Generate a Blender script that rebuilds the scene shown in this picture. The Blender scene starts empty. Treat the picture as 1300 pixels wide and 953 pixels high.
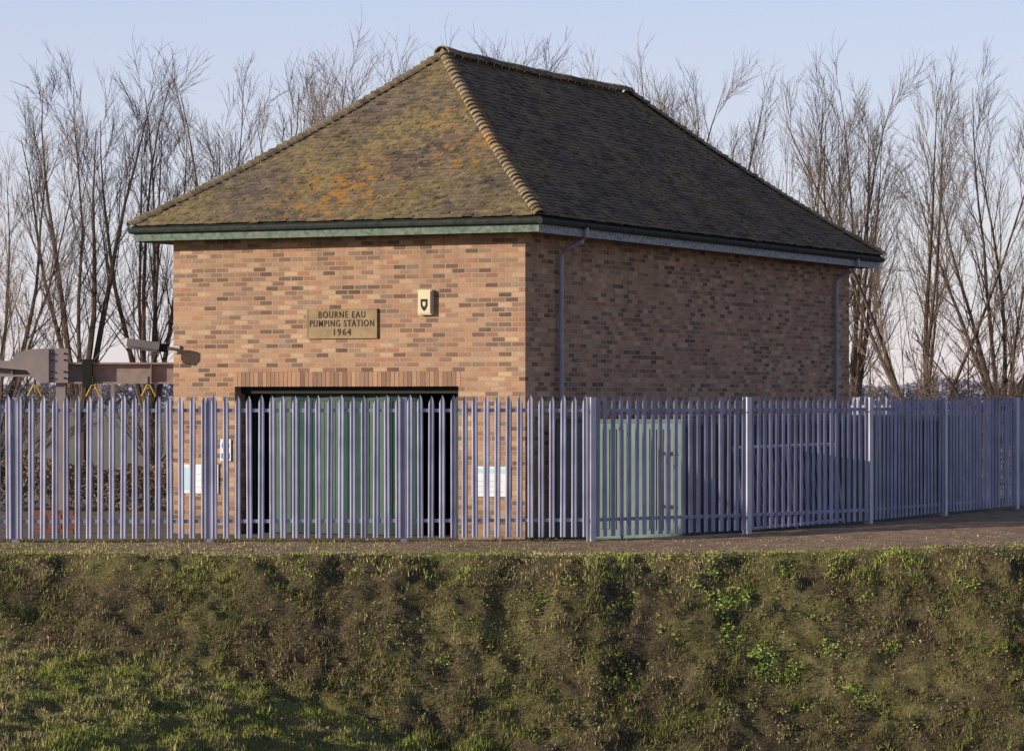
import bpy, math, random
import numpy as np
from mathutils import Vector, Matrix
random.seed(7); rng=np.random.default_rng(7)
F=4162.0; EYE=2.15
def WX(px,Y): return (px-650.0)/F*Y
def WZ(py,Y): return EYE+(505.0-py)/F*Y
scene=bpy.context.scene
COL=scene.collection

# ---------------------------------------------------------------- materials
class NT:
    def __init__(s,name):
        s.m=bpy.data.materials.new(name); s.m.use_nodes=True
        s.t=s.m.node_tree; s.n=s.t.nodes; s.b=s.n["Principled BSDF"]
        s.b.inputs["Specular IOR Level"].default_value=0.25
    def new(s,t,**k):
        n=s.n.new(t)
        for a,v in k.items(): setattr(n,a,v)
        return n
    def link(s,a,b): s.t.links.new(a,b)
    def setin(s,sock,v):
        if isinstance(v,bpy.types.NodeSocket): s.link(v,sock)
        elif isinstance(v,(tuple,list)) and len(v)==3 and sock.type=='RGBA': sock.default_value=(*v,1)
        else: sock.default_value=v
    def mix(s,f,a,b,bt='MIX'):
        n=s.new('ShaderNodeMix',data_type='RGBA',blend_type=bt)
        s.setin(n.inputs[0],f); s.setin(n.inputs[6],a); s.setin(n.inputs[7],b)
        return n.outputs[2]
    def noise(s,scale,detail=4,vec=None,rough=0.55):
        n=s.new('ShaderNodeTexNoise'); n.inputs['Scale'].default_value=scale
        n.inputs['Detail'].default_value=detail; n.inputs['Roughness'].default_value=rough
        if vec is not None: s.link(vec,n.inputs['Vector'])
        return n.outputs['Fac']
    def ramp(s,f,stops,interp='LINEAR'):
        n=s.new('ShaderNodeValToRGB'); cr=n.color_ramp; cr.interpolation=interp
        while len(cr.elements)<len(stops): cr.elements.new(0.5)
        for e,(p,c) in zip(cr.elements,stops):
            e.position=p; e.color=(*c,1) if len(c)==3 else c
        s.link(f,n.inputs[0]); return n.outputs[0]
    def step(s,f,a,b): return s.ramp(f,[(a,(0,0,0)),(b,(1,1,1))])
    def math(s,op,a,b=0.0):
        n=s.new('ShaderNodeMath',operation=op); s.setin(n.inputs[0],a); s.setin(n.inputs[1],b); return n.outputs[0]
    def near(s,vec,p,r):
        n=s.new('ShaderNodeVectorMath',operation='DISTANCE'); s.link(vec,n.inputs[0]); n.inputs[1].default_value=p
        return s.math('MAXIMUM',s.math('SUBTRACT',1.0,s.math('DIVIDE',n.outputs['Value'],r)),0.0)
    def obj(s): return s.new('ShaderNodeTexCoord').outputs['Object']
    def uv(s): return s.new('ShaderNodeTexCoord').outputs['UV']
    def pos(s): return s.new('ShaderNodeNewGeometry').outputs['Position']
    def island(s): return s.new('ShaderNodeNewGeometry').outputs['Random Per Island']
    def bump(s,h,d=0.01,st=1.0):
        n=s.new('ShaderNodeBump'); n.inputs['Distance'].default_value=d; n.inputs['Strength'].default_value=st
        s.link(h,n.inputs['Height']); s.link(n.outputs[0],s.b.inputs['Normal'])
    def col(s,c): s.setin(s.b.inputs['Base Color'],c)
    def rough(s,v): s.setin(s.b.inputs['Roughness'],v)

def simple(name,c,c2=None,sc=6,rough=0.7,metal=0.0,bump=0.0,isl=0.0):
    m=NT(name); o=m.obj(); f=m.noise(sc,4,o)
    if c2 is None: c2=tuple(x*0.7 for x in c)
    cc=m.mix(m.step(f,0.35,0.68),c,c2)
    if isl: cc=m.mix(1.0,cc,m.ramp(m.island(),[(0,(1-isl,)*3),(1,(1+isl,)*3)]),'MULTIPLY')
    m.col(cc); m.rough(rough); m.b.inputs['Metallic'].default_value=metal
    if bump: m.bump(m.noise(sc*6,4,o),bump)
    return m.m

BR=[(0.0,(0.11,0.062,0.044)),(0.12,(0.27,0.14,0.09)),(0.33,(0.51,0.29,0.17)),(0.48,(0.39,0.175,0.105)),(0.66,(0.60,0.385,0.235)),(0.82,(0.36,0.215,0.145)),(1.0,(0.15,0.09,0.07))]
def brick(name):
    m=NT(name); uv=m.uv()
    b=m.new('ShaderNodeTexBrick'); m.link(uv,b.inputs['Vector'])
    b.inputs['Scale'].default_value=1.0
    b.inputs['Color1'].default_value=(0,0,0,1); b.inputs['Color2'].default_value=(1,1,1,1); b.inputs['Mortar'].default_value=(0.5,0.5,0.5,1)
    b.inputs['Brick Width'].default_value=0.225; b.inputs['Row Height'].default_value=0.075; b.offset=0.5
    b.inputs['Mortar Size'].default_value=0.0075; b.inputs['Mortar Smooth'].default_value=0.15
    bc=m.ramp(b.outputs['Color'],BR)
    fine=m.noise(38,4,uv); bc=m.mix(m.math('MULTIPLY',m.step(fine,0.45,0.75),0.55),bc,(0.19,0.11,0.075))
    c=m.mix(b.outputs['Fac'],bc,(0.42,0.33,0.24))
    big=m.noise(0.9,4,uv); c=m.mix(m.math('MULTIPLY',m.step(big,0.42,0.7),0.30),c,(0.24,0.15,0.105))
    mid=m.noise(3.5,4,uv); c=m.mix(m.math('MULTIPLY',m.step(mid,0.55,0.72),0.22),c,(0.45,0.34,0.25))
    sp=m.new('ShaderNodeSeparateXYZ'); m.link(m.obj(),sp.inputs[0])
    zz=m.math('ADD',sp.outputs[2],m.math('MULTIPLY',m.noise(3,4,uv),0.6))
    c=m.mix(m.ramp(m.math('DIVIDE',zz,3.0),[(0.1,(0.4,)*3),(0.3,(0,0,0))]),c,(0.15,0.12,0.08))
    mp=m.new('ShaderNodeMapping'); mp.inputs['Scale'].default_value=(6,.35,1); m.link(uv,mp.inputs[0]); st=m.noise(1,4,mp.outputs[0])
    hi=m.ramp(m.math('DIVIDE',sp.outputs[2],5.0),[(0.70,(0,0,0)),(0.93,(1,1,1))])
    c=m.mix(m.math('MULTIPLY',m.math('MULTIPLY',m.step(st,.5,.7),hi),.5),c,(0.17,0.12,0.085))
    m.col(c); m.rough(0.88)
    h=m.math('ADD',m.math('SUBTRACT',1.0,b.outputs['Fac']),m.math('MULTIPLY',fine,0.5))
    h=m.math('ADD',h,m.math('MULTIPLY',b.outputs['Color'],0.3))
    m.bump(h,0.012,0.9)
    return m.m

def tilemat(name,hip=False):
    m=NT(name); o=m.obj(); r=m.island()
    if hip: base=m.ramp(r,[(0,(0.20,0.15,0.11)),(0.4,(0.33,0.255,0.18)),(0.7,(0.26,0.20,0.13)),(1,(0.13,0.10,0.08))])
    else: base=m.ramp(r,[(0,(0.075,0.058,0.048)),(0.3,(0.15,0.11,0.085)),(0.6,(0.21,0.155,0.115)),(0.85,(0.13,0.105,0.09)),(1,(0.26,0.185,0.13))])
    n1=m.noise(0.75,5,o,0.65); n2=m.noise(9,4,o,0.7)
    mm=m.math('ADD',m.math('MULTIPLY',n1,0.7),m.math('MULTIPLY',n2,0.45))
    ff=m.new('ShaderNodeTexCoord'); sn=m.new('ShaderNodeSeparateXYZ'); m.link(ff.outputs['Normal'],sn.inputs[0])
    fr=m.math('MINIMUM',m.math('MULTIPLY',m.math('MAXIMUM',m.math('MULTIPLY',sn.outputs[1],-1.0),0.0),1.6),1.0)
    mm=m.math('ADD',mm,m.math('MULTIPLY',fr,0.10))
    moss=m.step(mm,0.57,0.74)
    mcol=m.ramp(n2,[(0.35,(0.12,0.088,0.038)),(0.5,(0.27,0.205,0.085)),(0.68,(0.41,0.32,0.13))])
    c=m.mix(m.math('MULTIPLY',moss,0.45 if hip else 0.78),base,mcol)
    n4=m.noise(2.3,5,o,0.7); c=m.mix(m.math('MULTIPLY',m.step(n4,0.54,0.66),0.5),c,(0.06,0.048,0.038))
    n7=m.noise(1.5,5,o,0.7); c=m.mix(m.math('MULTIPLY',m.step(n7,0.57,0.66),0.45),c,(0.26,0.18,0.14))
    n3=m.noise(6.5,6,o,0.75)
    a=m.math('ADD',m.math('MULTIPLY',m.near(o,(-3.3,.25,5.3),1.8),.17),m.math('MULTIPLY',m.near(o,(-1.3,1.1,6.2),1.1),.15))
    a=m.math('ADD',a,m.math('MULTIPLY',m.near(o,(-2.4,1.8,6.8),1.1),.12))
    bare=m.step(m.math('ADD',n4,m.math('MULTIPLY',m.near(o,(-2.6,.45,5.5),1.2),.20)),.66,.70)
    if not hip: c=m.mix(m.math('MULTIPLY',bare,.6),c,(0.19,0.12,0.10))
    lm=m.math('ADD',n3,a)
    c=m.mix(m.math('MULTIPLY',m.step(lm,0.64,0.675),.8),c,(0.50,0.23,0.045))
    n6=m.noise(14,3,o); c=m.mix(m.math('MULTIPLY',m.step(n6,0.68,0.73),0.6),c,(0.42,0.40,0.33))
    m.col(c); m.rough(0.92); m.bump(m.noise(30,4,o,0.7),0.012,0.8)
    return m.m

M={}
M['brick']=brick('multi_stock_brick')
def sold():
    m=NT('soldier_brick'); c=m.ramp(m.island(),BR); o=m.obj(); f=m.noise(38,4,o); c=m.mix(.35,c,(.34,.21,.14)); m.col(m.mix(m.math('MULTIPLY',m.step(f,.45,.75),.5),c,(.18,.11,.075))); m.rough(.88); m.bump(f,.008); return m.m
M['soldier']=sold()
M['tile']=tilemat('mossy_clay_tile'); M['hip']=tilemat('hip_tile',True)
M['fgreen']=simple('worn_green_fascia_paint',(0.06,0.12,0.09),(0.20,0.22,0.18),14)
M['fwhite']=simple('peeling_fascia_paint',(0.42,0.44,0.50),(0.12,0.14,0.13),16)
M['gutter']=simple('dark_gutter',(0.02,0.026,0.023),(0.045,0.048,0.043),10,0.8)
M['pipe']=simple('grey_pipe',(0.36,0.36,0.42),(0.26,0.26,0.31),5,0.5)
M['soffit']=simple('soffit_board',(0.12,0.14,0.12))
M['plaque']=simple('stone_plaque',(0.36,0.25,0.145),(0.26,0.18,0.105),7,0.8,0,0.003)
M['letter']=simple('dark_letters',(0.045,0.03,0.018))
M['cream']=simple('cream_plastic',(0.66,0.56,0.36),(0.60,0.50,0.32),5,0.4)
M['dark']=simple('dark_paint',(0.02,0.018,0.015))
M['door']=simple('green_door_paint',(0.026,0.072,0.055),(0.042,0.098,0.076),4,0.5)
M['door2']=simple('green_door_frame',(0.012,0.038,0.028),(0.02,0.05,0.04),5,0.5)
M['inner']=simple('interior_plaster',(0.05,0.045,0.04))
M['galv']=simple('galvanised_steel',(0.345,0.34,0.455),(0.235,0.232,0.335),2.5,0.55,0.1,0,.15)
M['galvpost']=simple('galvanised_post',(0.56,0.55,0.64),(0.44,0.43,0.52),3.0,0.55,0.1)
M['cont']=simple('pale_green_container',(0.14,0.20,0.182),(0.19,0.245,0.228),3,0.6)
M['cont_shaded']=simple('container_green_shaded',(0.09,0.12,0.13),(0.13,0.16,0.17),3,0.6)  # container green darkened, painting the side's shade into the colour
M['white']=simple('white_board',(0.74,0.75,0.77),(0.64,0.66,0.70),3,0.4)
M['blue']=simple('sign_blue',(0.03,0.16,0.45),(0.05,0.2,0.5),3,0.4)
M['teal']=simple('sign_light_blue',(0.42,0.58,0.68),(0.45,0.6,0.68),3,0.4)
M['steel']=simple('weathered_gantry_steel',(0.26,0.22,0.23),(0.34,0.27,0.25),4,0.7)
M['rust']=simple('rusty_beam',(0.38,0.28,0.25),(0.24,0.19,0.18),5,0.8)
M['yellow']=simple('yellow_hoist',(0.55,0.36,0.04),(0.4,0.25,0.03),5,0.5)
M['lamp']=simple('lamp_housing',(0.50,0.41,0.36),(0.4,0.34,0.30),5,0.6)
M['bark']=simple('bark',(0.07,0.050,0.038),(0.14,0.10,0.07),2.5,0.9)
M['twig']=simple('twigs',(0.20,0.14,0.10),(0.14,0.10,0.08),0.8,0.9)
M['hedge']=simple('brown_hedge_leaf',(0.28,0.18,0.12),(0.15,0.12,0.07),3,0.9)
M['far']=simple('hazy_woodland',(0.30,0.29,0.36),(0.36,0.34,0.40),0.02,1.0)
M['redbrick']=simple('loose_brick',(0.30,0.12,0.08))
def vcol(name,rough=0.9):
    m=NT(name); a=m.new('ShaderNodeVertexColor'); a.layer_name='Col'
    m.col(a.outputs[0]); m.rough(rough); m.b.inputs['Specular IOR Level'].default_value=0.15
    return m
M['blade']=vcol('grass_blades').m
def groundmat():
    m=vcol('bank_soil_and_turf'); a=[n for n in m.n if n.bl_idname=='ShaderNodeVertexColor'][0]
    p=m.pos(); n=m.noise(26,5,p,0.75); n2=m.noise(6,4,p,0.65)
    c=m.mix(1.0,a.outputs[0],m.ramp(n,[(0.3,(0.35,)*3),(0.5,(0.95,0.93,0.9)),(0.7,(1.9,1.7,1.35))]),'MULTIPLY')
    c=m.mix(1.0,c,m.ramp(n2,[(0.3,(0.65,)*3),(0.7,(1.3,)*3)]),'MULTIPLY')
    m.col(c); m.bump(n,0.06,1.0); return m.m
M['ground']=groundmat()

# ---------------------------------------------------------------- mesh builder
class MB:
    def __init__(s): s.v=[]; s.f=[]; s.mi=[]; s.mats=[]
    def m(s,k):
        if k not in s.mats: s.mats.append(k)
        return s.mats.index(k)
    def face(s,pts,k):
        i=len(s.v); s.v.extend([tuple(p) for p in pts]); s.f.append(tuple(range(i,i+len(pts)))); s.mi.append(s.m(k))
    def box(s,x0,x1,y0,y1,z0,z1,k,T=None):
        P=[Vector(p) for p in [(x0,y0,z0),(x1,y0,z0),(x1,y1,z0),(x0,y1,z0),(x0,y0,z1),(x1,y0,z1),(x1,y1,z1),(x0,y1,z1)]]
        if T is not None: P=[T@p for p in P]
        i=len(s.v); s.v.extend([tuple(p) for p in P]); mi=s.m(k)
        for q in [(0,3,2,1),(4,5,6,7),(0,1,5,4),(1,2,6,5),(2,3,7,6),(3,0,4,7)]:
            s.f.append(tuple(i+a for a in q)); s.mi.append(mi)
    def tube(s,pts,rad,k,n=8,cap=True):
        pts=[Vector(p) for p in pts]; i0=len(s.v); mi=s.m(k)
        if not hasattr(rad,'__len__'): rad=[rad]*len(pts)
        for j,p in enumerate(pts):
            d=(pts[min(j+1,len(pts)-1)]-pts[max(j-1,0)]).normalized()
            a=d.cross(Vector((0,0,1)) if abs(d.z)<0.9 else Vector((1,0,0))).normalized(); b=d.cross(a)
            for t in range(n):
                an=2*math.pi*t/n; s.v.append(tuple(p+(a*math.cos(an)+b*math.sin(an))*rad[j]))
        for j in range(len(pts)-1):
            for t in range(n):
                a=i0+j*n+t; b2=i0+j*n+(t+1)%n
                s.f.append((a,b2,b2+n,a+n)); s.mi.append(mi)
        if cap:
            s.f.append(tuple(i0+t for t in range(n))); s.mi.append(mi)
            e=i0+(len(pts)-1)*n; s.f.append(tuple(e+t for t in range(n))); s.mi.append(mi)
    def build(s,name,parent=None,loc=(0,0,0),rotz=0,uv=False,smooth=False):
        me=bpy.data.meshes.new(name); me.from_pydata(s.v,[],s.f)
        for k in s.mats: me.materials.append(M[k])
        me.polygons.foreach_set('material_index',s.mi)
        if smooth: me.polygons.foreach_set('use_smooth',[True]*len(me.polygons))
        me.update()
        if uv:
            l=me.uv_layers.new(name='UVMap')
            for p in me.polygons:
                n=p.normal; ax=max(range(3),key=lambda q:abs(n[q]))
                for li in p.loop_indices:
                    c=me.vertices[me.loops[li].vertex_index].co
                    l.data[li].uv=(c.y,c.z) if ax==0 else ((c.x,c.z) if ax==1 else (c.x,c.y))
        o=bpy.data.objects.new(name,me); COL.objects.link(o)
        o.location=loc; o.rotation_euler=(0,0,rotz)
        if parent: o.parent=parent
        return o
def empty(name,loc=(0,0,0),rotz=0):
    e=bpy.data.objects.new(name,None); e.empty_display_size=0.3; COL.objects.link(e); e.location=loc; e.rotation_euler=(0,0,rotz); return e

# ---------------------------------------------------------------- pumping station
TH=-math.radians(25.5); CX,CY=0.2,49.5
Wd,Ln=6.19,14.48; OV=0.45
ps=empty('pumping_station',(CX,CY,0),TH)
ox0,ox1,oz=-5.064,-1.127,2.33
WT=4.70; TK=0.33
b=MB()
b.box(-Wd,ox0,0,TK,-0.6,WT,'brick'); b.box(ox1,0,0,TK,-0.6,WT,'brick')
b.box(ox0,ox1,0,TK,oz+0.001,WT,'brick')
b.box(-TK,0,TK,Ln-TK,-0.6,WT,'brick'); b.box(-Wd,-Wd+TK,TK,Ln-TK,-0.6,WT,'brick')
b.box(-Wd,0,Ln-TK,Ln,-0.6,WT,'brick')
b.build('walls',ps,uv=True)
b=MB(); x=ox0-0.02
while x<ox1+0.0:
    b.box(x,x+0.066,-0.005,0.02,oz-0.002,2.555,'soldier'); x+=0.0755
b.build('soldier_course_lintel',ps,uv=True)
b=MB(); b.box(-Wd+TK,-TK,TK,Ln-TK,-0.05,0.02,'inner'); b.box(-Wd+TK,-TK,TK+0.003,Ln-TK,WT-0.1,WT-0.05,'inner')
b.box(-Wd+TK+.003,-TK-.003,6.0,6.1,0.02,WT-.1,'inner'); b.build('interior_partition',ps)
# doors
b=MB(); x=-4.66; dy=0.42; w=0.437
for k in range(6):
    T=Matrix.Translation((x,dy+(-0.068 if k%2 else 0),0))@Matrix.Rotation(math.radians(9 if k%2 else -9),4,'Z')
    b.box(0.0,w,0,0.04,0.03,2.22,'door',T)
    b.box(0.0,0.03,-0.012,0,0.03,2.22,'door2',T); b.box(w-0.03,w,-0.012,0,0.03,2.22,'door2',T)
    b.box(0.03,w-0.03,-0.010,0,2.10,2.22,'door2',T); b.box(0.03,w-0.03,-0.010,0,0.03,0.2,'door2',T)
    for q in range(1,4): b.box(w*q/4-0.006,w*q/4+0.006,-0.006,0,0.2,2.10,'door2',T)
    x+=w
for k in range(3):
    b.box(ox1-0.10-0.06*k,ox1-0.06-0.06*k,0.36,0.82,0.03,2.22,'door2')
    b.box(ox0+0.06+0.06*k,ox0+0.10+0.06*k,0.50,0.95,0.03,2.22,'door2')
b.box(x-0.30,x-0.26,dy-0.17,dy-0.03,0.75,1.0,'gutter'); b.box(x-0.31,x-0.27,dy-0.2,dy-0.14,0.55,0.78,'gutter')
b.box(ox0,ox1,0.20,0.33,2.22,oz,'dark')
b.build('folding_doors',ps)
# soffit, fascia, gutter
x0,x1,y0,y1=-Wd-OV,OV,-OV,Ln+OV
b=MB()
b.box(x0+.03,x1-.03,y0+.03,y1-.03,WT-0.03,WT-0.002+0.0,'soffit')
b.box(x0+0.01,x1-0.01,y0+0.0,y0+0.025,4.63,4.84,'fgreen')
b.box(x0+0.01,x1-0.01,y1-0.025,y1,4.63,4.84,'fgreen')
b.box(x1-0.034,x1-0.009,y0+0.026,y1-0.026,4.62,4.84,'fwhite')
b.box(x0+0.009,x0+0.034,y0+0.026,y1-0.026,4.62,4.84,'fgreen')
b.build('fascia',ps)
b=MB(); g=0.048; zg=4.795
b.tube([(x0-.06,y0-g,zg),(x1+.07,y0-g,zg)],g,'gutter'); b.tube([(x1+g,y0-.09,zg-.003),(x1+g,y1+.06,zg-.003)],g,'gutter')
b.tube([(x0-.06,y1+g,zg),(x1+.03,y1+g,zg)],g,'gutter'); b.tube([(x0-g,y0-.03,zg-.003),(x0-g,y1+.03,zg-.003)],g,'gutter')
yy=y0+1.5
while yy<y1: b.tube([(x1+g,yy,zg),(x1+g,yy+.05,zg)],g+.008,'gutter'); yy+=1.8
b.build('gutter',ps,smooth=False)
b=MB()
for t in (1.14,13.56):
    b.tube([(x1+g,t,4.77),(x1+g,t,4.62),(x1-.02,t,4.55),(0.12,t,4.42),(0.075,t,4.34),(0.075,t,0.1)],0.038,'pipe',10)
    for z in (4.2,2.9,1.5,0.4): b.tube([(0.075,t,z),(0.075,t,z+.07)],0.048,'pipe',10)
    for z in (4.23,2.93,1.53): b.box(0.0,0.05,t-.05,t+.05,z-.01,z+.02,'pipe')
b.build('downpipes',ps)
# roof tiles
EZ=4.87; RZ=7.80; IN=3.44
A_=Vector((x0-.05,y0-.05,EZ)); B_=Vector((x1+.05,y0-.05,EZ)); C_=Vector((x1+.05,y1+.05,EZ)); D_=Vector((x0-.05,y1+.05,EZ))
P_=Vector((-Wd/2,IN,RZ)); Q_=Vector((-Wd/2,Ln-IN,RZ))
def sag(s): return -0.10*math.sin(math.pi*min(max(s,0),1))
g_=0.1; w_=0.168
tb=MB(); deck=MB()
def slope(A,B,Q,P):
    e=(B-A).normalized(); PA=P-A; v=PA-e*PA.dot(e); L=v.length; n=e.cross(v).normalized()
    if n.z<0: n=-n
    lenAB=(B-A).length
    uL=lambda s:PA.dot(e)*s
    uR=lambda s:lenAB+(Q-B).dot(e)*s
    def pt(u,s,h): 
        p=A+e*u+v*s+n*h; p.z+=sag(s)-0.035*math.sin(math.pi*min(max(u/lenAB,0),1))*s*(1 if lenAB>10 else 0); return p
    rows=int(L/g_)+1; mi=tb.m('tile')
    for i in range(rows):
        s0=i*g_/L; s1=min((i+1.35)*g_/L,1.0)
        if s0>=1: break
        u=-(w_/2 if i%2 else 0)-random.random()*0.01-w_
        rj=random.uniform(-.006,.006)
        while u<uR(s0):
            a,b2=u+.002,u+w_-.002; u+=w_
            a0,b0=max(a,uL(s0)),min(b2,uR(s0)); 
            if b0-a0<0.005: continue
            a1,b1=max(a,uL(s1)),min(b2,uR(s1))
            if b1<a1: a1=b1=(a1+b1)/2
            h=0.033+random.uniform(-.006,.008); h2=h+random.uniform(-.006,.006)
            ss=s0+(random.uniform(-.009,.006)+rj)/L
            if random.random()<0.015: ss-=0.025/L; h+=.014
            i0=len(tb.v)
            tb.v.extend([tuple(pt(a0,ss,h)),tuple(pt(b0,ss,h2)),tuple(pt(b1,s1,0.006)),tuple(pt(a1,s1,0.006)),tuple(pt(a0,ss,h-.02)),tuple(pt(b0,ss,h2-.02)),tuple(pt(b1,s1,-.008)),tuple(pt(a1,s1,-.008))])
            for q in [(0,1,2,3),(4,5,1,0),(5,6,2,1),(7,4,0,3)]:
                tb.f.append(tuple(i0+z for z in q)); tb.mi.append(mi)
    K=10
    for i in range(K):
        s0,s1=i/K,(i+1)/K
        deck.face([pt(uL(s0),s0,-.03),pt(uR(s0),s0,-.03),pt(uR(s1),s1,-.03),pt(uL(s1),s1,-.03)],'gutter')
slope(A_,B_,P_,P_); slope(B_,C_,Q_,P_); slope(C_,D_,Q_,Q_); slope(D_,A_,P_,Q_)
tb.build('roof_tiles',ps); deck.build('roof_deck',ps)
hb=MB()
def cap(p,d,r0,r1,ln,lift,k='hip',arc=1.15):
    d=d.normalized(); side=d.cross(Vector((0,0,1))).normalized(); up=side.cross(d).normalized()
    if up.z<0: up=-up
    N=7; i0=len(hb.v); mi=hb.m(k)
    for (q,r,l) in ((p,r0,lift),(p+d*ln,r1,0)):
        for t in range(N):
            a=-arc+2*arc*t/(N-1)
            hb.v.append(tuple(q+side*math.sin(a)*r+up*(math.cos(a)*r-r*0.45+l)))
    for t in range(N-1): hb.f.append((i0+t,i0+t+1,i0+N+t+1,i0+N+t)); hb.mi.append(mi)
    j=len(hb.v)
    for t in range(N):
        a=-arc+2*arc*t/(N-1); hb.v.append(tuple(p+side*math.sin(a)*(r0-.02)+up*(math.cos(a)*(r0-.02)-r0*0.45+lift)))
    for t in range(N-1): hb.f.append((j+t,j+t+1,i0+t+1,i0+t)); hb.mi.append(mi)
for (a,p) in ((A_,P_),(B_,P_),(C_,Q_),(D_,Q_)):
    n=43
    for i in range(n):
        s=i/n; q=a.lerp(p,s); q2=a.lerp(p,min((i+1)/n,1)); q=q+Vector((random.uniform(-.008,.008),random.uniform(-.008,.008),sag(s)+.0+random.uniform(-.010,.010))); q2=q2+Vector((0,0,sag((i+1)/n)+.0))
        cap(q,q2-q,0.128*random.uniform(.95,1.04),0.10,(q2-q).length*1.35,0.028,arc=1.25)
n=25
for i in range(n):
    s=i/n; q=P_.lerp(Q_,s); dz=-0.035*math.sin(math.pi*s)
    cap(q+Vector((random.uniform(-.006,.006),-.1 if i==0 else 0,dz+.035+random.uniform(-.008,.008))),Q_-P_,0.15,0.145,0.30+(.1 if i==0 else 0),0.01,'tile',1.35)
hb.face([P_+Vector((-.12,-.08,-.06)),P_+Vector((.12,-.08,-.06)),P_+Vector((0,-.08,.10))],'hip')
hb.build('hip_and_ridge_tiles',ps)
# plaque
b=MB(); b.box(-3.746,-2.511,-0.035,-0.002,3.07,3.53,'plaque')
for (a,c,d,e2) in ((-3.746,-2.511,3.07,3.09),(-3.746,-2.511,3.51,3.53),): b.box(a,c,-0.042,-0.035,d,e2,'plaque')
b.box(-3.746,-3.726,-0.042,-0.035,3.09,3.51,'plaque'); b.box(-2.531,-2.511,-0.042,-0.035,3.09,3.51,'plaque')
b.build('name_plaque',ps)
def text(s,size,loc,w,parent,mat):
    cu=bpy.data.curves.new('t','FONT'); cu.body=s; cu.size=size; cu.align_x='CENTER'; cu.align_y='CENTER'; cu.extrude=0.003; cu.space_character=1.25
    cu.offset=0.0006
    o=bpy.data.objects.new('t',cu); COL.objects.link(o); bpy.context.view_layer.update()
    sx=w/o.dimensions.x
    dg=bpy.context.evaluated_depsgraph_get(); me=bpy.data.meshes.new_from_object(o.evaluated_get(dg))
    me.materials.clear(); me.materials.append(M[mat])
    bpy.data.objects.remove(o); ob=bpy.data.objects.new('lettering_'+s.split()[0].lower(),me); COL.objects.link(ob)
    ob.location=loc; ob.rotation_euler=(math.pi/2,0,0); ob.scale=(sx,1,1); ob.parent=parent; return ob
cxp=-3.128
text('BOURNE EAU',0.145,(cxp,-0.039,3.435),0.82,ps,'letter')
text('PUMPING STATION',0.145,(cxp,-0.039,3.30),1.13,ps,'letter')
text('1964',0.145,(cxp,-0.039,3.165),0.30,ps,'letter')
# alarm box
b=MB(); b.box(-1.774,-1.544,-0.09,-0.002,3.42,3.80,'cream'); b.box(-1.76,-1.558,-0.105,-0.09,3.44,3.785,'cream')
b.face([(-1.72,-.107,3.66),(-1.72,-.107,3.56),(-1.69,-.107,3.50),(-1.659,-.107,3.475),(-1.63,-.107,3.50),(-1.60,-.107,3.56),(-1.60,-.107,3.66)],'dark')
b.face([(-1.685,-.109,3.62),(-1.685,-.109,3.57),(-1.659,-.109,3.54),(-1.635,-.109,3.57),(-1.635,-.109,3.62)],'cream')
b.build('alarm_box',ps)
# flood lamp
b=MB(); b.box(-6.17,-6.05,-0.05,-0.002,2.86,2.98,'lamp'); b.tube([(-6.11,-.04,2.92),(-6.14,-.34,2.94)],0.028,'lamp')
T=Matrix.Translation((-6.12,-.32,2.94))@Matrix.Rotation(math.radians(222),4,'Z')@Matrix.Rotation(math.radians(-7),4,'Y')
b.box(0,0.16,-.07,.07,-.07,.06,'dark',T); b.box(0.14,0.66,-.11,.11,-.05,.07,'lamp',T); b.box(0.16,0.64,-.09,.09,-.085,-.05,'lamp',T)
b.build('flood_lamp',ps)

def sign(name,xa,xb,za,zb,fn):
    e=empty(name,(CX,CY,0),TH); b=MB(); b.box(xa,xb,-.03,-.004,za,zb,'white'); fn(b,xa,xb,za,zb); b.build('board',e); return e
def f1(b,xa,xb,za,zb):
    h=zb-za
    b.box(xa+.02,xb-.02,-.034,-.03,zb-.22*h,zb-.03,'teal')
    for q in range(3): b.box(xa+.08,xb-.12-.08*(q%2),-.033,-.03,za+.07+q*.08,za+.076+q*.08,'pipe')
sign('notice_sign',-.886,-.248,.655,1.11,f1)
def f2(b,xa,xb,za,zb):
    b.box(xa+.02,xa+.14,-.034,-.03,za+.05,zb-.05,'teal')
    for q in range(3): b.box(xa+.25,xb-.06-.06*(q%2),-.033,-.03,za+.1+q*.1,za+.106+q*.1,'pipe')
sign('notice_sign',-6.0,-5.35,.64,1.10,f2)
def f3(b,xa,xb,za,zb):
    cx=(xa+xb)/2; cz=zb-.10
    b.face([(cx+.07*math.cos(a*math.pi/8),-.034,cz+.07*math.sin(a*math.pi/8)) for a in range(16)],'blue')
    b.face([(cx+.025*math.cos(a*math.pi/4),-.036,cz+.02+.025*math.sin(a*math.pi/4)) for a in range(8)],'white')
    b.box(cx-.03,cx+.03,-.037,-.034,cz-.05,cz-.01,'white'); b.box(xa+.02,xb-.02,-.034,-.03,za+.03,za+.12,'blue')
sign('safety_sign',-5.31,-5.12,1.16,1.50,f3)

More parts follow.
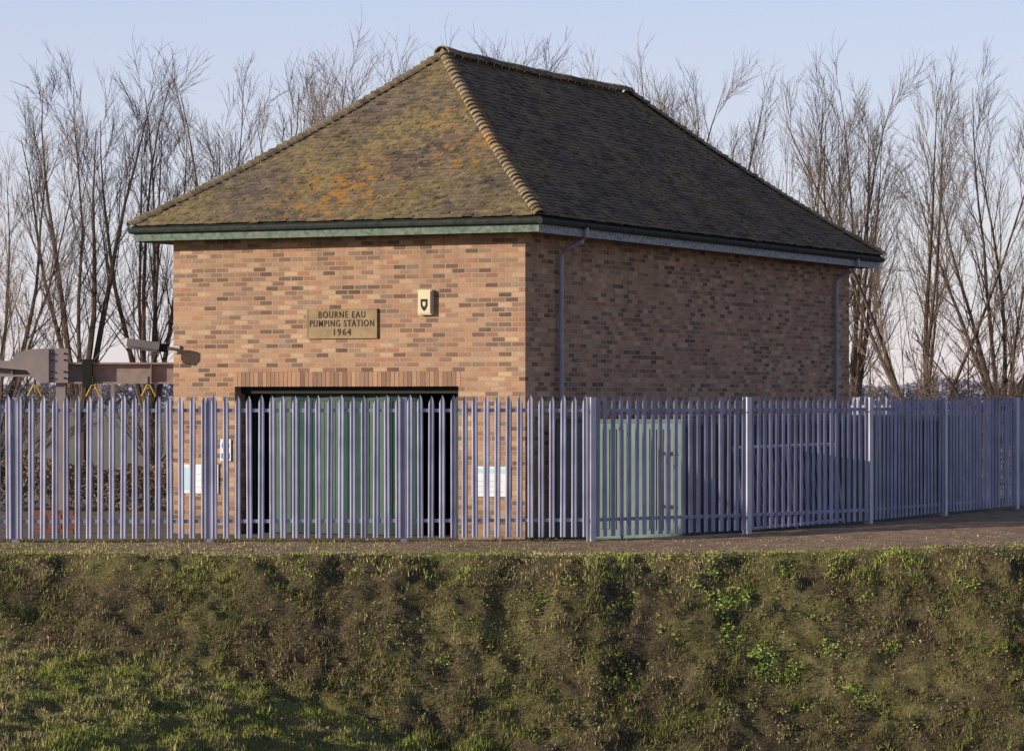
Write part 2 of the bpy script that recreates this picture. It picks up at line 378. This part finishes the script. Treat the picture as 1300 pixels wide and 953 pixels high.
# ---------------------------------------------------------------- container
ce=empty('storage_container',(CX,CY,0),TH)
b=MB(); u0,u1,t0,t1,zt=0.15,2.24,0.85,15.7,1.83
b.box(u0,u1,t0,t1,0.0,zt-.06,'cont_shaded'); b.box(u0-.03,u1+.03,t0-.03,t1+.03,zt-.06,zt,'cont_shaded')
b.box(u0,u1,t0-.02,t0-.003,0.02,zt-.062,'cont')
x=u0+.06
while x<u1-.06: b.box(x,x+.045,t0-.035,t0-.02,0.16,zt-.15,'cont'); x+=0.11
for (a,c) in ((u0,u0+.06),(u1-.06,u1),((u0+u1)/2-.03,(u0+u1)/2+.03)): b.box(a,c,t0-.05,t0-.0215,.02,zt-.064,'cont')
y=t0+.1
while y<t1-.1: b.box(u1,u1+.03,y,y+.09,.1,zt-.1,'cont_shaded'); y+=0.2
for z in (.5,1.3): b.box(1.9,2.1,t0-.08,t0-.05,z,z+.04,'gutter')
b.build('container_body',ce)
ge=empty('leaning_metal_gate',(CX,CY,0),TH)
b=MB()
def L(t,z): return (2.62-.2*z/1.4,t,z)
for z in (.12,1.38): b.tube([L(2.4,z),L(6.9,z)],.03,'galvpost')
for t in (2.4,4.65,6.9): b.tube([L(t,.05),L(t,1.38)],.03,'galvpost')
t=2.5
while t<6.85: b.tube([L(t,.12),L(t,1.38)],.011,'galv',5); t+=.15
b.build('gate_frame',ge)

# ---------------------------------------------------------------- fences
FX=[(-12.5,46.2),(-9.79,46.3),(-7.04,46.4),(-4.29,46.5),(-1.54,46.7),(1.15,47.0),(3.53,49.0),(5.6,51.3),(7.13,54.0),(8.77,57.0),(10.6,59.6),(12.6,61.8)]
def gz_fence(x): 
    t=min(max((x-2)/6,0),1); return 0.10+0.12*t*t*(3-2*t)
def fence(name,pts,zf,pitch=0.158,top=2.19,front_from=5):
    e=empty(name); b=MB(); r=MB()
    for k in range(len(pts)-1):
        p=Vector((*pts[k],0)); q=Vector((*pts[k+1],0)); d=(q-p); Ld=d.length; d.normalize(); nrm=Vector((d.y,-d.x,0))
        if nrm.y>0 and abs(d.x)>.3: nrm=-nrm
        zp,zq=zf(p.x),zf(q.x); lm=.10 if k>=front_from else .075; rm=.10 if k+1>=front_from else .075
        n=max(2,int(round((Ld-.0)/pitch)))
        for i in range(n):
            t=(lm+(Ld-lm-rm)*i/(n-1))+random.gauss(0,.004); c=p+d*t; zb=zp+(zq-zp)*t/Ld
            tilt=random.gauss(0,.006); dz=random.uniform(-.012,.012); yaw=random.gauss(0,.08)
            xs=(-.043,-.027,0,.027,.043); dp=(0,.013,.004,.013,0); zt=(-.12,-.06,0,-.06,-.12)
            i0=len(b.v); mi=b.m('galv')
            for j in range(5):
                o=c+d*xs[j]+nrm*(dp[j]+xs[j]*yaw)
                b.v.append((o.x,o.y,zb+.06)); b.v.append((o.x+tilt,o.y,top+dz+zt[j]))
            for j in range(4): b.f.append((i0+2*j,i0+2*j+2,i0+2*j+3,i0+2*j+1)); b.mi.append(mi)
        T=Matrix.Translation(p)@Matrix.Rotation(math.atan2(d.y,d.x),4,'Z')
        s=-1 if (Matrix.Rotation(math.atan2(d.y,d.x),3,'Z')@Vector((0,1,0))).dot(nrm)>0 else 1
        for z in (.40,1.97):
            ya,yb=sorted((.006*s,.014*s)); r.box(.05,Ld-.05,ya,yb,z-.022,z+.028,'galv',T)
            ya,yb=sorted((.014*s,.05*s)); r.box(.05,Ld-.05,ya,yb,z-.022,z-.014,'galv',T)
        zb=zp; f0=-.03 if k>=front_from else .006; hw=.05 if k>=front_from else .04
        mt='galvpost' if k>=front_from else 'galv'
        ya,yb=sorted((f0*s,(f0+.008)*s)); r.box(-hw,hw,ya,yb,zb-.4,top-.03,mt,T)
        ya,yb=sorted((.06*s,.068*s)); r.box(-hw,hw,ya,yb,zb-.4,top-.03,mt,T)
        ya,yb=sorted(((f0+.008)*s,.06*s)); r.box(-.004,.004,ya,yb,zb-.4,top-.03,mt,T)
    b.build('pales',e); r.build('rails_and_posts',e); return e
fence('palisade_fence',FX,gz_fence)
fence('palisade_fence',[(12.6,64.5),(9.8,66.5),(7.2,68.5),(4.5,70.5)],lambda x:0.05)

# ---------------------------------------------------------------- gantry
ge=empty('lifting_gantry'); b=MB(); Yg=55.0
def gx(px): return WX(px,Yg)
def gz(py): return WZ(py,Yg)
def ibeam(xa,xb,za,zb,k,y=Yg,fl=.12):
    b.box(xa,xb,y-fl,y+fl,zb-.03,zb,k); b.box(xa,xb,y-fl,y+fl,za,za+.03,k); b.box(xa,xb,y-.012,y+.012,za+.03,zb-.03,k)
    x=xa+.3
    while x<xb: b.box(x,x+.015,y-fl+.01,y-.012,za+.03,zb-.03,k); x+=1.1
ibeam(gx(86),gx(236),gz(487),gz(460),'rust'); ibeam(gx(-90),gx(66),gz(478),gz(459),'steel')
b.box(gx(72),gx(84),Yg-.1,Yg-.085,-.1,gz(442),'steel'); b.box(gx(72),gx(84),Yg+.085,Yg+.1,-.1,gz(442),'steel'); b.box(gx(77),gx(79),Yg-.085,Yg+.085,-.1,gz(442),'steel')
b.box(gx(64),gx(88),Yg-.16,Yg-.125,gz(486),gz(443),'steel')
for px in (68,84):
    for py in (449,457,472,480): b.tube([(gx(px),Yg-.19,gz(py)),(gx(px),Yg-.16,gz(py))],.018,'dark',6)
def prism(pts,y0,y1,k):
    n=len(pts); f=[(p[0],y0,p[1]) for p in pts]; bk=[(p[0],y1,p[1]) for p in pts]
    b.face(f,k); b.face(bk[::-1],k)
    for i in range(n): j=(i+1)%n; b.face([f[i],bk[i],bk[j],f[j]],k)
prism([(gx(-60),gz(458)),(gx(14),gz(458)),(gx(34),gz(444)),(gx(64),gz(442)),(gx(64),gz(486)),(gx(50),gz(486)),(gx(36),gz(470)),(gx(-60),gz(462))],Yg-.2,Yg-.13,'steel')
for px in (113,130): b.box(gx(px-2.5),gx(px+2.5),Yg+1.4,Yg+1.5,-.1,gz(462),'steel')
b.box(gx(106),gx(118),Yg-.17,Yg+.17,gz(492),gz(456),'dark')
for px in (46,120,190):
    b.tube([(gx(px-9),Yg-.16,gz(503)),(gx(px-2),Yg-.16,gz(489)),(gx(px+2),Yg-.16,gz(489)),(gx(px+9),Yg-.16,gz(503))],.016,'yellow',6)
    b.tube([(gx(px),Yg-.16,gz(487)),(gx(px),Yg-.16,gz(478))],.02,'dark',6)
b.build('gantry_frame',ge)
b=MB()
for i in range(5):
    for j in range(3): b.box(gx(72)+.23*j+.04*(i%2),gx(72)+.23*j+.215+.04*(i%2),52.0,52.1,.0+i*.075,.07+i*.075,'redbrick')
b.build('brick_pile')

# ---------------------------------------------------------------- terrain
LAT={}
def vnoise(x,y,sc,seed):
    if seed not in LAT: LAT[seed]=np.random.default_rng(seed).random((257,257))
    g=LAT[seed]; x=np.asarray(x)/sc; y=np.asarray(y)/sc
    x,y=x*.82+y*.57,-x*.57+y*.82
    xi=np.floor(x).astype(int); yi=np.floor(y).astype(int); fx=x-xi; fy=y-yi; fx=fx*fx*(3-2*fx); fy=fy*fy*(3-2*fy)
    a=g[xi%256,yi%256]; b_=g[(xi+1)%256,yi%256]; c=g[xi%256,(yi+1)%256]; d=g[(xi+1)%256,(yi+1)%256]
    return (a*(1-fx)+b_*fx)*(1-fy)+(c*(1-fx)+d*fx)*fy
def fb(x,y,sc,seed,o=4): 
    r=0;a=1;t=0
    for i in range(o): r=r+a*vnoise(x,y,sc/2**i,seed+i); t+=a; a*=.6
    return r/t
def sst(a,b_,x): t=np.clip((x-a)/(b_-a),0,1); return t*t*(3-2*t)
fxs=np.array([-4000]+[p[0] for p in FX]+[4000.]); fys=np.array([46.2]+[p[1] for p in FX]+[61.8])
def yfence(x): return np.interp(x,fxs,fys)
def yedge(x): return 42.85+0.6*(vnoise(x,x*0,2.7,3)-.5)+.3*(vnoise(x,x*0,.7,4)-.5)
def masks(x,y):
    ye=yedge(x)
    slope=1-sst(-.35,.1,y-ye)
    yf=yfence(x)
    strip=sst(.25,.95,y-ye+.6*(vnoise(x,y,.5,8)-.5))*(1-sst(-.1,.6,y-yf))
    return ye,slope,yf,strip
def height(x,y):
    ye,sl,yf,strip=masks(x,y)
    top=0.10+0.12*sst(2,8,x)*(1-sst(40,80,x))
    inside=sst(.3,2.5,y-yf)
    top=top*(1-inside)
    d=np.maximum(ye-y,0); dd=np.where(d<.5,d*d/1.0,d-.25)
    zslope=top-.62*dd
    zf=EYE-3.20-1.5*sst(-6,3,x)-.05*(41-y)
    k=.15; zz=np.log(np.exp(np.clip(zslope/k,-200,200))+np.exp(np.clip(zf/k,-200,200)))*k
    z=np.where(y<ye,np.where(zslope>zf+1.5,zslope,zz),top)
    t=1-sst(12,26,y); z=z*(1-t)+(0.45)*t
    w=sst(25,30,y)*(1-sst(60,75,y))*sst(-30,-12,x)*(1-sst(14,30,x))
    lump=(fb(x,y,1.3,20,3)-.5)*.20*np.clip(sl,0,1)+(fb(x,y,.28,30,3)-.5)*(.04+.22*sl)
    z=z+lump*w
    far=sst(90,400,y)*(fb(x,y,90,40,2)-.5)*.6
    return z+far
def lin(a,b_,s): return list(np.arange(a,b_,s))
xs=np.array([-5000,-2500,-1200,-600,-300,-150,-80,-50,-35,-25,-18,-14,-11.5,-10.2]+lin(-9.5,9.6,.06)+[10.2,11.5,14,18,25,35,50,80,150,300,600,1200,2500,5000])
ys=np.array([-200,-60,-20,-5,2,6,9,11,12.5,14,16,18,20,22,24,26,27.5,29]+lin(30,48.2,.05)+lin(48.6,64,.4)+[66,69,73,80,90,105,130,170,230,330,500,800,1300,2500,5000,8000])
X,Y=np.meshgrid(xs,ys); Z=height(X,Y)
def z_foot_dist(x,y):
    yfoot=41.2-3.4*sst(-6,3,x); return y-yfoot+.5*(vnoise(x,y,1.3,77)-.5)
def gcol(x,y):
    ye,sl,yf,strip=masks(x,y)
    dirt=np.array([.40,.27,.195]); dark=np.array([.13,.10,.056]); green=np.array([.15,.155,.042]); dry=np.array([.27,.22,.10])
    n=fb(x,y,1.2,50,4)[...,None]; n2=fb(x,y,.3,60,3)[...,None]
    turf=green*(1-n2)+dry*n2; turf=turf*(.7+.6*n)
    bank=dark*(.4+1.2*n2); gm=sst(.45,.62,n); bank=bank*(1-gm*.6)+turf*gm*.6
    s=sl[...,None]; c=turf*(1-s)+bank*s
    foot=(1-sst(-1.0,.2,(z_foot_dist(x,y))))[...,None]; c=c*(1-foot)+turf*foot
    ps_=(strip*np.clip(.80+.30*sst(-3,2,x)+.9*(n[...,0]-.5)*2,0,1))[...,None]; c=c*(1-ps_)+dirt*(.7+.6*n2)*ps_
    ins=sst(.2,1,y-yf)[...,None]*(1-sst(66,72,y))[...,None]; c=c*(1-ins)+(np.array([.24,.20,.14])*(.7+.6*n))*ins
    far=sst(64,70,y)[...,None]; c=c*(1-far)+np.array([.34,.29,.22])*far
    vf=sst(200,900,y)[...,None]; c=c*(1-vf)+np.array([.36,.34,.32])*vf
    return np.clip(c,0,1)
nx,ny=len(xs),len(ys)
V=np.stack([X.ravel(),Y.ravel(),Z.ravel()],1)
idx=np.arange(nx*ny).reshape(ny,nx); Q=np.stack([idx[:-1,:-1],idx[:-1,1:],idx[1:,1:],idx[1:,:-1]],-1).reshape(-1,4)
def fastmesh(name,V,Fc,nv,mat,cols=None,smooth=False,parent=None):
    me=bpy.data.meshes.new(name); me.vertices.add(len(V)); me.vertices.foreach_set('co',np.asarray(V,dtype=np.float32).ravel())
    me.loops.add(Fc.size); me.loops.foreach_set('vertex_index',Fc.astype(np.int32).ravel())
    me.polygons.add(len(Fc)); me.polygons.foreach_set('loop_start',np.arange(0,Fc.size,nv,dtype=np.int32)); me.polygons.foreach_set('loop_total',np.full(len(Fc),nv,dtype=np.int32))
    me.materials.append(M[mat])
    if smooth: me.polygons.foreach_set('use_smooth',np.ones(len(Fc),dtype=bool))
    me.update(calc_edges=True)
    if cols is not None:
        ca=me.color_attributes.new('Col','FLOAT_COLOR','POINT'); c4=np.ones((len(V),4),dtype=np.float32); c4[:,:3]=cols; ca.data.foreach_set('color',c4.ravel())
    me.validate()
    o=bpy.data.objects.new(name,me); COL.objects.link(o)
    if parent: o.parent=parent
    return o
C=gcol(X,Y).reshape(-1,3)
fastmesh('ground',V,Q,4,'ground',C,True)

def blades(name,N,ymin,ymax,hmin,hmax,wd,accept,colf,lean=.7):
    y=rng.uniform(ymin,ymax,N); x=rng.uniform(-1,1,N)*(y*.158+1.2)
    p=accept(x,y); k=rng.random(N)<p; x=x[k]; y=y[k]; n=len(x); z=height(x,y)
    tus=vnoise(x,y,.22,91); h=rng.uniform(hmin,hmax,n)*(.35+1.2*tus*tus+.3*tus); h*=1-.5*sst(-.5,.1,y-yedge(x)); a=rng.uniform(0,2*np.pi,n); ln=rng.uniform(.1,lean,n)*h; a2=rng.uniform(0,2*np.pi,n)
    w=wd*rng.uniform(.6,1.6,n)
    base=np.stack([x,y,z-.01],1); s=np.stack([np.cos(a)*w,np.sin(a)*w,0*w],1); tip=base+np.stack([np.cos(a2)*ln,np.sin(a2)*ln,h],1)
    Vv=np.empty((n,3,3)); Vv[:,0]=base-s; Vv[:,1]=base+s; Vv[:,2]=tip
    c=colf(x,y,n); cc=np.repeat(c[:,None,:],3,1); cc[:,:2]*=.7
    fastmesh(name,Vv.reshape(-1,3),np.arange(n*3).reshape(-1,3),3,'blade',np.clip(cc.reshape(-1,3),0,1))
def acc(x,y):
    ye,sl,yf,strip=masks(x,y); n=fb(x,y,.9,50,3)
    foot=1-sst(-.8,.2,z_foot_dist(x,y))
    d=.62+.38*np.maximum(1-sl,foot)+2.2*(n-.5)
    d=d*(1-strip*np.clip(.86+.12*sst(-3,2,x),0,.97))
    return np.clip(d,0.03,1)
def bcol(x,y,n):
    ye,sl,yf,strip=masks(x,y)
    gr=np.array([.27,.29,.065]); dr=np.array([.50,.41,.20]); br=np.array([.19,.125,.075])
    t=fb(x,y,.8,62,4); foot=1-sst(-.8,.2,z_foot_dist(x,y)); lip=sst(-1.0,-.3,y-ye); e=np.maximum(lip,foot)
    r=rng.random(n)
    pg=np.clip(.36+.25*e+2.8*(t-.5)+.15*sst(-1,6,x),0.08,.95); pd=.40+.3*e
    c=np.where((r<pg)[:,None],gr,np.where((rng.random(n)<pd)[:,None],dr,br))
    return c*rng.uniform(.4,1.4,n)[:,None]*(.72+.35*e+.35*lip)[:,None]
blades('grass',450000,31.5,47.4,.03,.085,.0065,acc,bcol)
def leaf_clumps(name,cx,cy,rad,nl,colr,size):
    Vs=[];Cs=[]
    for x0_,y0_,r,c0 in zip(cx,cy,rad,colr):
        n=int(nl*(r/.15)**2)+6
        a=rng.uniform(0,2*np.pi,n); rr=r*np.sqrt(rng.random(n)); x=x0_+np.cos(a)*rr; y=y0_+np.sin(a)*rr
        z=height(x,y)+rng.random(n)*np.sqrt(np.clip(1-(rr/r)**2,0,1))*r*.75
        u=rng.normal(size=(n,3)); u/=np.linalg.norm(u,axis=1)[:,None]; u[:,2]*=.6
        v=np.cross(u,rng.normal(size=(n,3))); v/=np.linalg.norm(v,axis=1)[:,None]+1e-6
        s=size*rng.uniform(.5,1.3,n)[:,None]; p=np.stack([x,y,z],1)
        q=np.stack([p-u*s,p-v*s*.5,p+u*s,p+v*s*.5],1); Vs.append(q.reshape(-1,3))
        c=np.array(c0)[None]*rng.uniform(.5,1.3,n)[:,None]; Cs.append(np.repeat(c,4,0))
    Vv=np.concatenate(Vs); fastmesh(name,Vv,np.arange(len(Vv)).reshape(-1,4),4,'blade',np.clip(np.concatenate(Cs),0,1))
cx=[];cy=[];rd=[];cl=[]
for (px,py,r) in [(915,768,.20),(930,800,.17),(962,842,.22),(975,862,.18),(880,745,.12),(905,720,.12),(1040,780,.13),(1055,830,.14),(1130,825,.12),(850,800,.13),(800,770,.1),(790,850,.12),(1100,750,.09),(730,742,.10),(1190,770,.1),(1000,730,.11),(690,765,.09),(1010,860,.15),(1085,880,.15),(500,800,.1),(560,840,.12),(780,730,.1),(840,722,.09),(1060,722,.1),(1230,740,.1),(940,760,.12)]:
    Yq=34.0
    while Yq<46:
        if float(height(np.array([WX(px,Yq)]),np.array([Yq]))[0])>=WZ(py,Yq): break
        Yq+=.04
    for q in range(3):
        cx.append(WX(px,Yq)+random.uniform(-.12,.12)); cy.append(Yq+random.uniform(-.15,.15)); rd.append(r*random.uniform(.5,1)); cl.append((.30,.36,.09))
leaf_clumps('bank_weeds',cx,cy,rd,90,cl,.024)
N=3800; y=rng.uniform(33.5,43.0,N); x=rng.uniform(-1,1,N)*(y*.158+.6)
t=fb(x,y,1.3,66,3)+.10*sst(-2,5,x); k=rng.random(N)<np.clip((t-.38)*4,.12,1)*(.3+.7*sst(-1.2,0,z_foot_dist(x,y))); x=x[k];y=y[k]
pal=[(.30,.33,.085),(.16,.18,.05),(.40,.35,.13),(.20,.125,.08),(.34,.245,.15),(.19,.21,.06),(.08,.055,.035)]
cols=[random.choice(pal) for _ in x]
leaf_clumps('ground_cover_plants',x,y,rng.uniform(.03,.13,len(x)),36,cols,.018)

# ---------------------------------------------------------------- trees
def make_tree(seed,nl,spread,H,trunk,dens=1.0,bend=.06):
    R=random.Random(seed); vs=[];fs=[];mi=[]
    def ring(p,d,r,k):
        a=d.cross(Vector((.3,.9,.1))).normalized(); b_=d.cross(a)
        i=len(vs)
        for t in range(k):
            an=2*math.pi*t/k; q=p+(a*math.cos(an)+b_*math.sin(an))*r; vs.append((q.x,q.y,q.z))
        return i
    SEG=[5,9,6,3,2]; SID=[8,6,4,3,3]
    def branch(p,d,Lh,r,lv,rend):
        n=SEG[lv]; k=SID[lv]; pts=[]; prev=ring(p,d,r,k); step=Lh/n
        for i in range(n):
            j=[.04,.045,.045,.07,.10][lv]; up=[.02,bend,.06,.04,.02][lv]
            d=(d+Vector((R.gauss(0,j),R.gauss(0,j),R.gauss(0,j)+up))).normalized()
            p=p+d*step; rr=r+(rend-r)*(i+1)/n; cur=ring(p,d,rr,k)
            for t in range(k): fs.append((prev+t,prev+(t+1)%k,cur+(t+1)%k,cur+t)); mi.append(0 if lv<2 else 1)
            prev=cur; pts.append((p.copy(),d.copy(),rr,(i+1)/n))
        return pts
    def away(d,ang):
        az=R.uniform(0,2*math.pi); a=d.cross(Vector((.2,.4,.9))).normalized(); b_=d.cross(a)
        return (d*math.cos(ang)+(a*math.cos(az)+b_*math.sin(az))*math.sin(ang)).normalized()
    def along(pts,p0,t):
        n=len(pts); f=t*n; i=min(int(f),n-1); f-=i; a=p0 if i==0 else pts[i-1][0]; return a.lerp(pts[i][0],f),pts[i][1],pts[i][2]
    tr=Vector((0,0,0)); tp=branch(tr,Vector((R.gauss(0,.04),R.gauss(0,.04),1)).normalized(),trunk,H*.019,0,H*.013)
    for l in range(nl):
        pp,dd,_=along(tp,tr,R.uniform(.45,1)) if l else (tp[-1][0],tp[-1][1],0)
        az=2*math.pi*(l/nl)+R.uniform(-.5,.5); an=spread*(R.uniform(.45,1.15) if l else .1)
        d=Vector((math.cos(az)*math.sin(an),math.sin(az)*math.sin(an),math.cos(an)))
        Ll=(H-pp.z)*R.uniform(.74,.90)*(1-.12*an); lr=H*R.uniform(.0048,.0088)
        P1=branch(pp,d,Ll,lr,1,.008)
        n2=int(13*dens)
        for a in range(n2):
            t=.12+.84*(a+R.random())/n2; q,d1,r1=along(P1,pp,t)
            L2=(1-t*.62)*H*.29*R.uniform(.6,1.1)
            P2=branch(q,away(d1,R.uniform(.28,.65)),L2,min(r1*.55,.024),2,.0045)
            n3=int(10*dens*R.uniform(.7,1.3)*(1-t*.25))+2
            for c in range(n3):
                t3=.15+.85*(c+R.random())/n3; q3,d3,r3=along(P2,q,t3)
                P3=branch(q3,away(d3,R.uniform(.25,.6)),H*.08*R.uniform(.5,1.2)*(1.2-t3*.5),.0068,3,.0034)
                for e in range(3):
                    q4,d4,_=along(P3,q3,R.uniform(.15,.95)); branch(q4,away(d4,R.uniform(.25,.6)),H*.04*R.uniform(.5,1.2),.0046,4,.0026)
    me=bpy.data.meshes.new('bare_tree_mesh'); me.from_pydata(vs,[],fs); me.materials.append(M['bark']); me.materials.append(M['twig'])
    me.polygons.foreach_set('material_index',mi); me.update()
    me['h']=float(np.percentile(np.array(vs)[:,2],99.7)); return me
V1=[make_tree(11,5,.32,12,1.8),make_tree(12,6,.40,12,1.4),make_tree(13,5,.36,12,2.2),make_tree(14,7,.55,12,1.3,1.0,.05),make_tree(15,6,.64,12,1.0,1.0,.04)]
bush=make_tree(21,8,.95,4.5,.35,.7,.02)
def put(me,px,Yd,top,sx=1.0,name='bare_poplar_tree'):
    h=WZ(top,Yd); o=bpy.data.objects.new(name,me); COL.objects.link(o); s=h/me['h']
    o.location=(WX(px,Yd),Yd,-.05); o.scale=(s*sx,s*sx,s); o.rotation_euler=(0,0,random.uniform(0,6.28)); return o
for (v,px,Yd,top,sx) in [(3,-2,88,78,.95),(0,105,92,62,1.0),(1,190,94,72,.9),(0,292,92,70,.95),(2,375,97,74,.95),(1,440,95,48,.95),(2,515,96,46,1.05),(1,590,100,58,.9),
    (0,695,98,50,1.05),(2,760,99,72,1.0),(1,835,96,68,.9),(0,897,93,84,.85),(3,1010,92,82,.8),(1,1080,96,74,.85),(4,1172,88,68,.85),(3,1275,90,70,.9)]:
    put(V1[v],px,Yd,top,sx)
for (px,Yd,top) in [(1105,84,420),(1160,80,440),(1222,83,400),(1290,82,370),(20,84,420),(-10,80,380),(200,90,455)]:
    put(bush,px,Yd,top,1.15,'bare_shrub')
def hedge(name,xa,xb,y0,y1,h,N,mat='hedge',ls=.045,nsc=.7):
    x=rng.uniform(xa,xb,N); y=rng.uniform(y0,y1,N); hh=h*(.6+.8*fb(x,y*.1,nsc,101,3)); z=hh*np.sqrt(rng.random(N))-.1
    p=np.stack([x,y,z],1); u=rng.normal(size=(N,3)); u/=np.linalg.norm(u,axis=1)[:,None]; v=np.cross(u,rng.normal(size=(N,3))); v/=np.linalg.norm(v,axis=1)[:,None]
    s=ls*rng.uniform(.5,1.3,N)[:,None]; q=np.stack([p-u*s,p-v*s*.45,p+u*s,p+v*s*.45],1).reshape(-1,3)
    fastmesh(name,q,np.arange(len(q)).reshape(-1,4),4,mat)
hedge('hedge',-12,-3.5,62,63.6,1.05,20000)
hedge('hedge',9,26,76,78,1.3,20000)
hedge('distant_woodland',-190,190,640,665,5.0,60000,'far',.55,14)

# ---------------------------------------------------------------- light, world, camera
EL=math.radians(14.0); sd=Vector((-0.93,-0.366,0)).normalized()
sun=bpy.data.lights.new('sun','SUN'); sun.energy=5.0; sun.angle=math.radians(.5); sun.color=(1.0,.91,.75)
so=bpy.data.objects.new('sun',sun); COL.objects.link(so)
ld=Vector((-sd.x*math.cos(EL),-sd.y*math.cos(EL),-math.sin(EL))); so.rotation_euler=ld.to_track_quat('-Z','Y').to_euler(); so.location=(-40,-10,30)
w=bpy.data.worlds.new('World'); scene.world=w; w.use_nodes=True; nt=w.node_tree; bg=nt.nodes['Background']
sk=nt.nodes.new('ShaderNodeTexSky'); sk.sky_type='NISHITA'; sk.sun_disc=False; sk.sun_elevation=EL; sk.sun_rotation=math.atan2(sd.x,sd.y)%(2*math.pi)
sk.air_density=1.0; sk.dust_density=0.4; sk.ozone_density=1.5
tc=nt.nodes.new('ShaderNodeTexCoord'); sp=nt.nodes.new('ShaderNodeSeparateXYZ'); nt.links.new(tc.outputs['Generated'],sp.inputs[0])
rp=nt.nodes.new('ShaderNodeValToRGB'); nt.links.new(sp.outputs[2],rp.inputs[0])
rp.color_ramp.elements[0].position=0.0; rp.color_ramp.elements[0].color=(.96,.90,1.0,1)
rp.color_ramp.elements[1].position=0.14; rp.color_ramp.elements[1].color=(.64,.72,1.0,1)
e=rp.color_ramp.elements.new(.4); e.color=(.15,.20,.36,1)
ml=nt.nodes.new('ShaderNodeMix'); ml.data_type='RGBA'; ml.blend_type='MULTIPLY'; ml.inputs[0].default_value=1; ml.inputs[7].default_value=(6.7,6.6,6.9,1)
nt.links.new(rp.outputs[0],ml.inputs[6])
mx=nt.nodes.new('ShaderNodeMix'); mx.data_type='RGBA'; mx.inputs[0].default_value=.65
nt.links.new(sk.outputs[0],mx.inputs[6]); nt.links.new(ml.outputs[2],mx.inputs[7]); nt.links.new(mx.outputs[2],bg.inputs[0]); bg.inputs[1].default_value=.14
cam=bpy.data.cameras.new('camera'); co=bpy.data.objects.new('camera',cam); COL.objects.link(co); co.location=(0,0,EYE); co.rotation_euler=(math.pi/2,0,0)
cam.sensor_width=36; cam.lens=F/1300*36; cam.shift_y=28.5/1300; cam.clip_start=.5; cam.clip_end=12000
scene.camera=co
scene.view_settings.view_transform='Standard'; scene.view_settings.look='None'; scene.view_settings.exposure=0
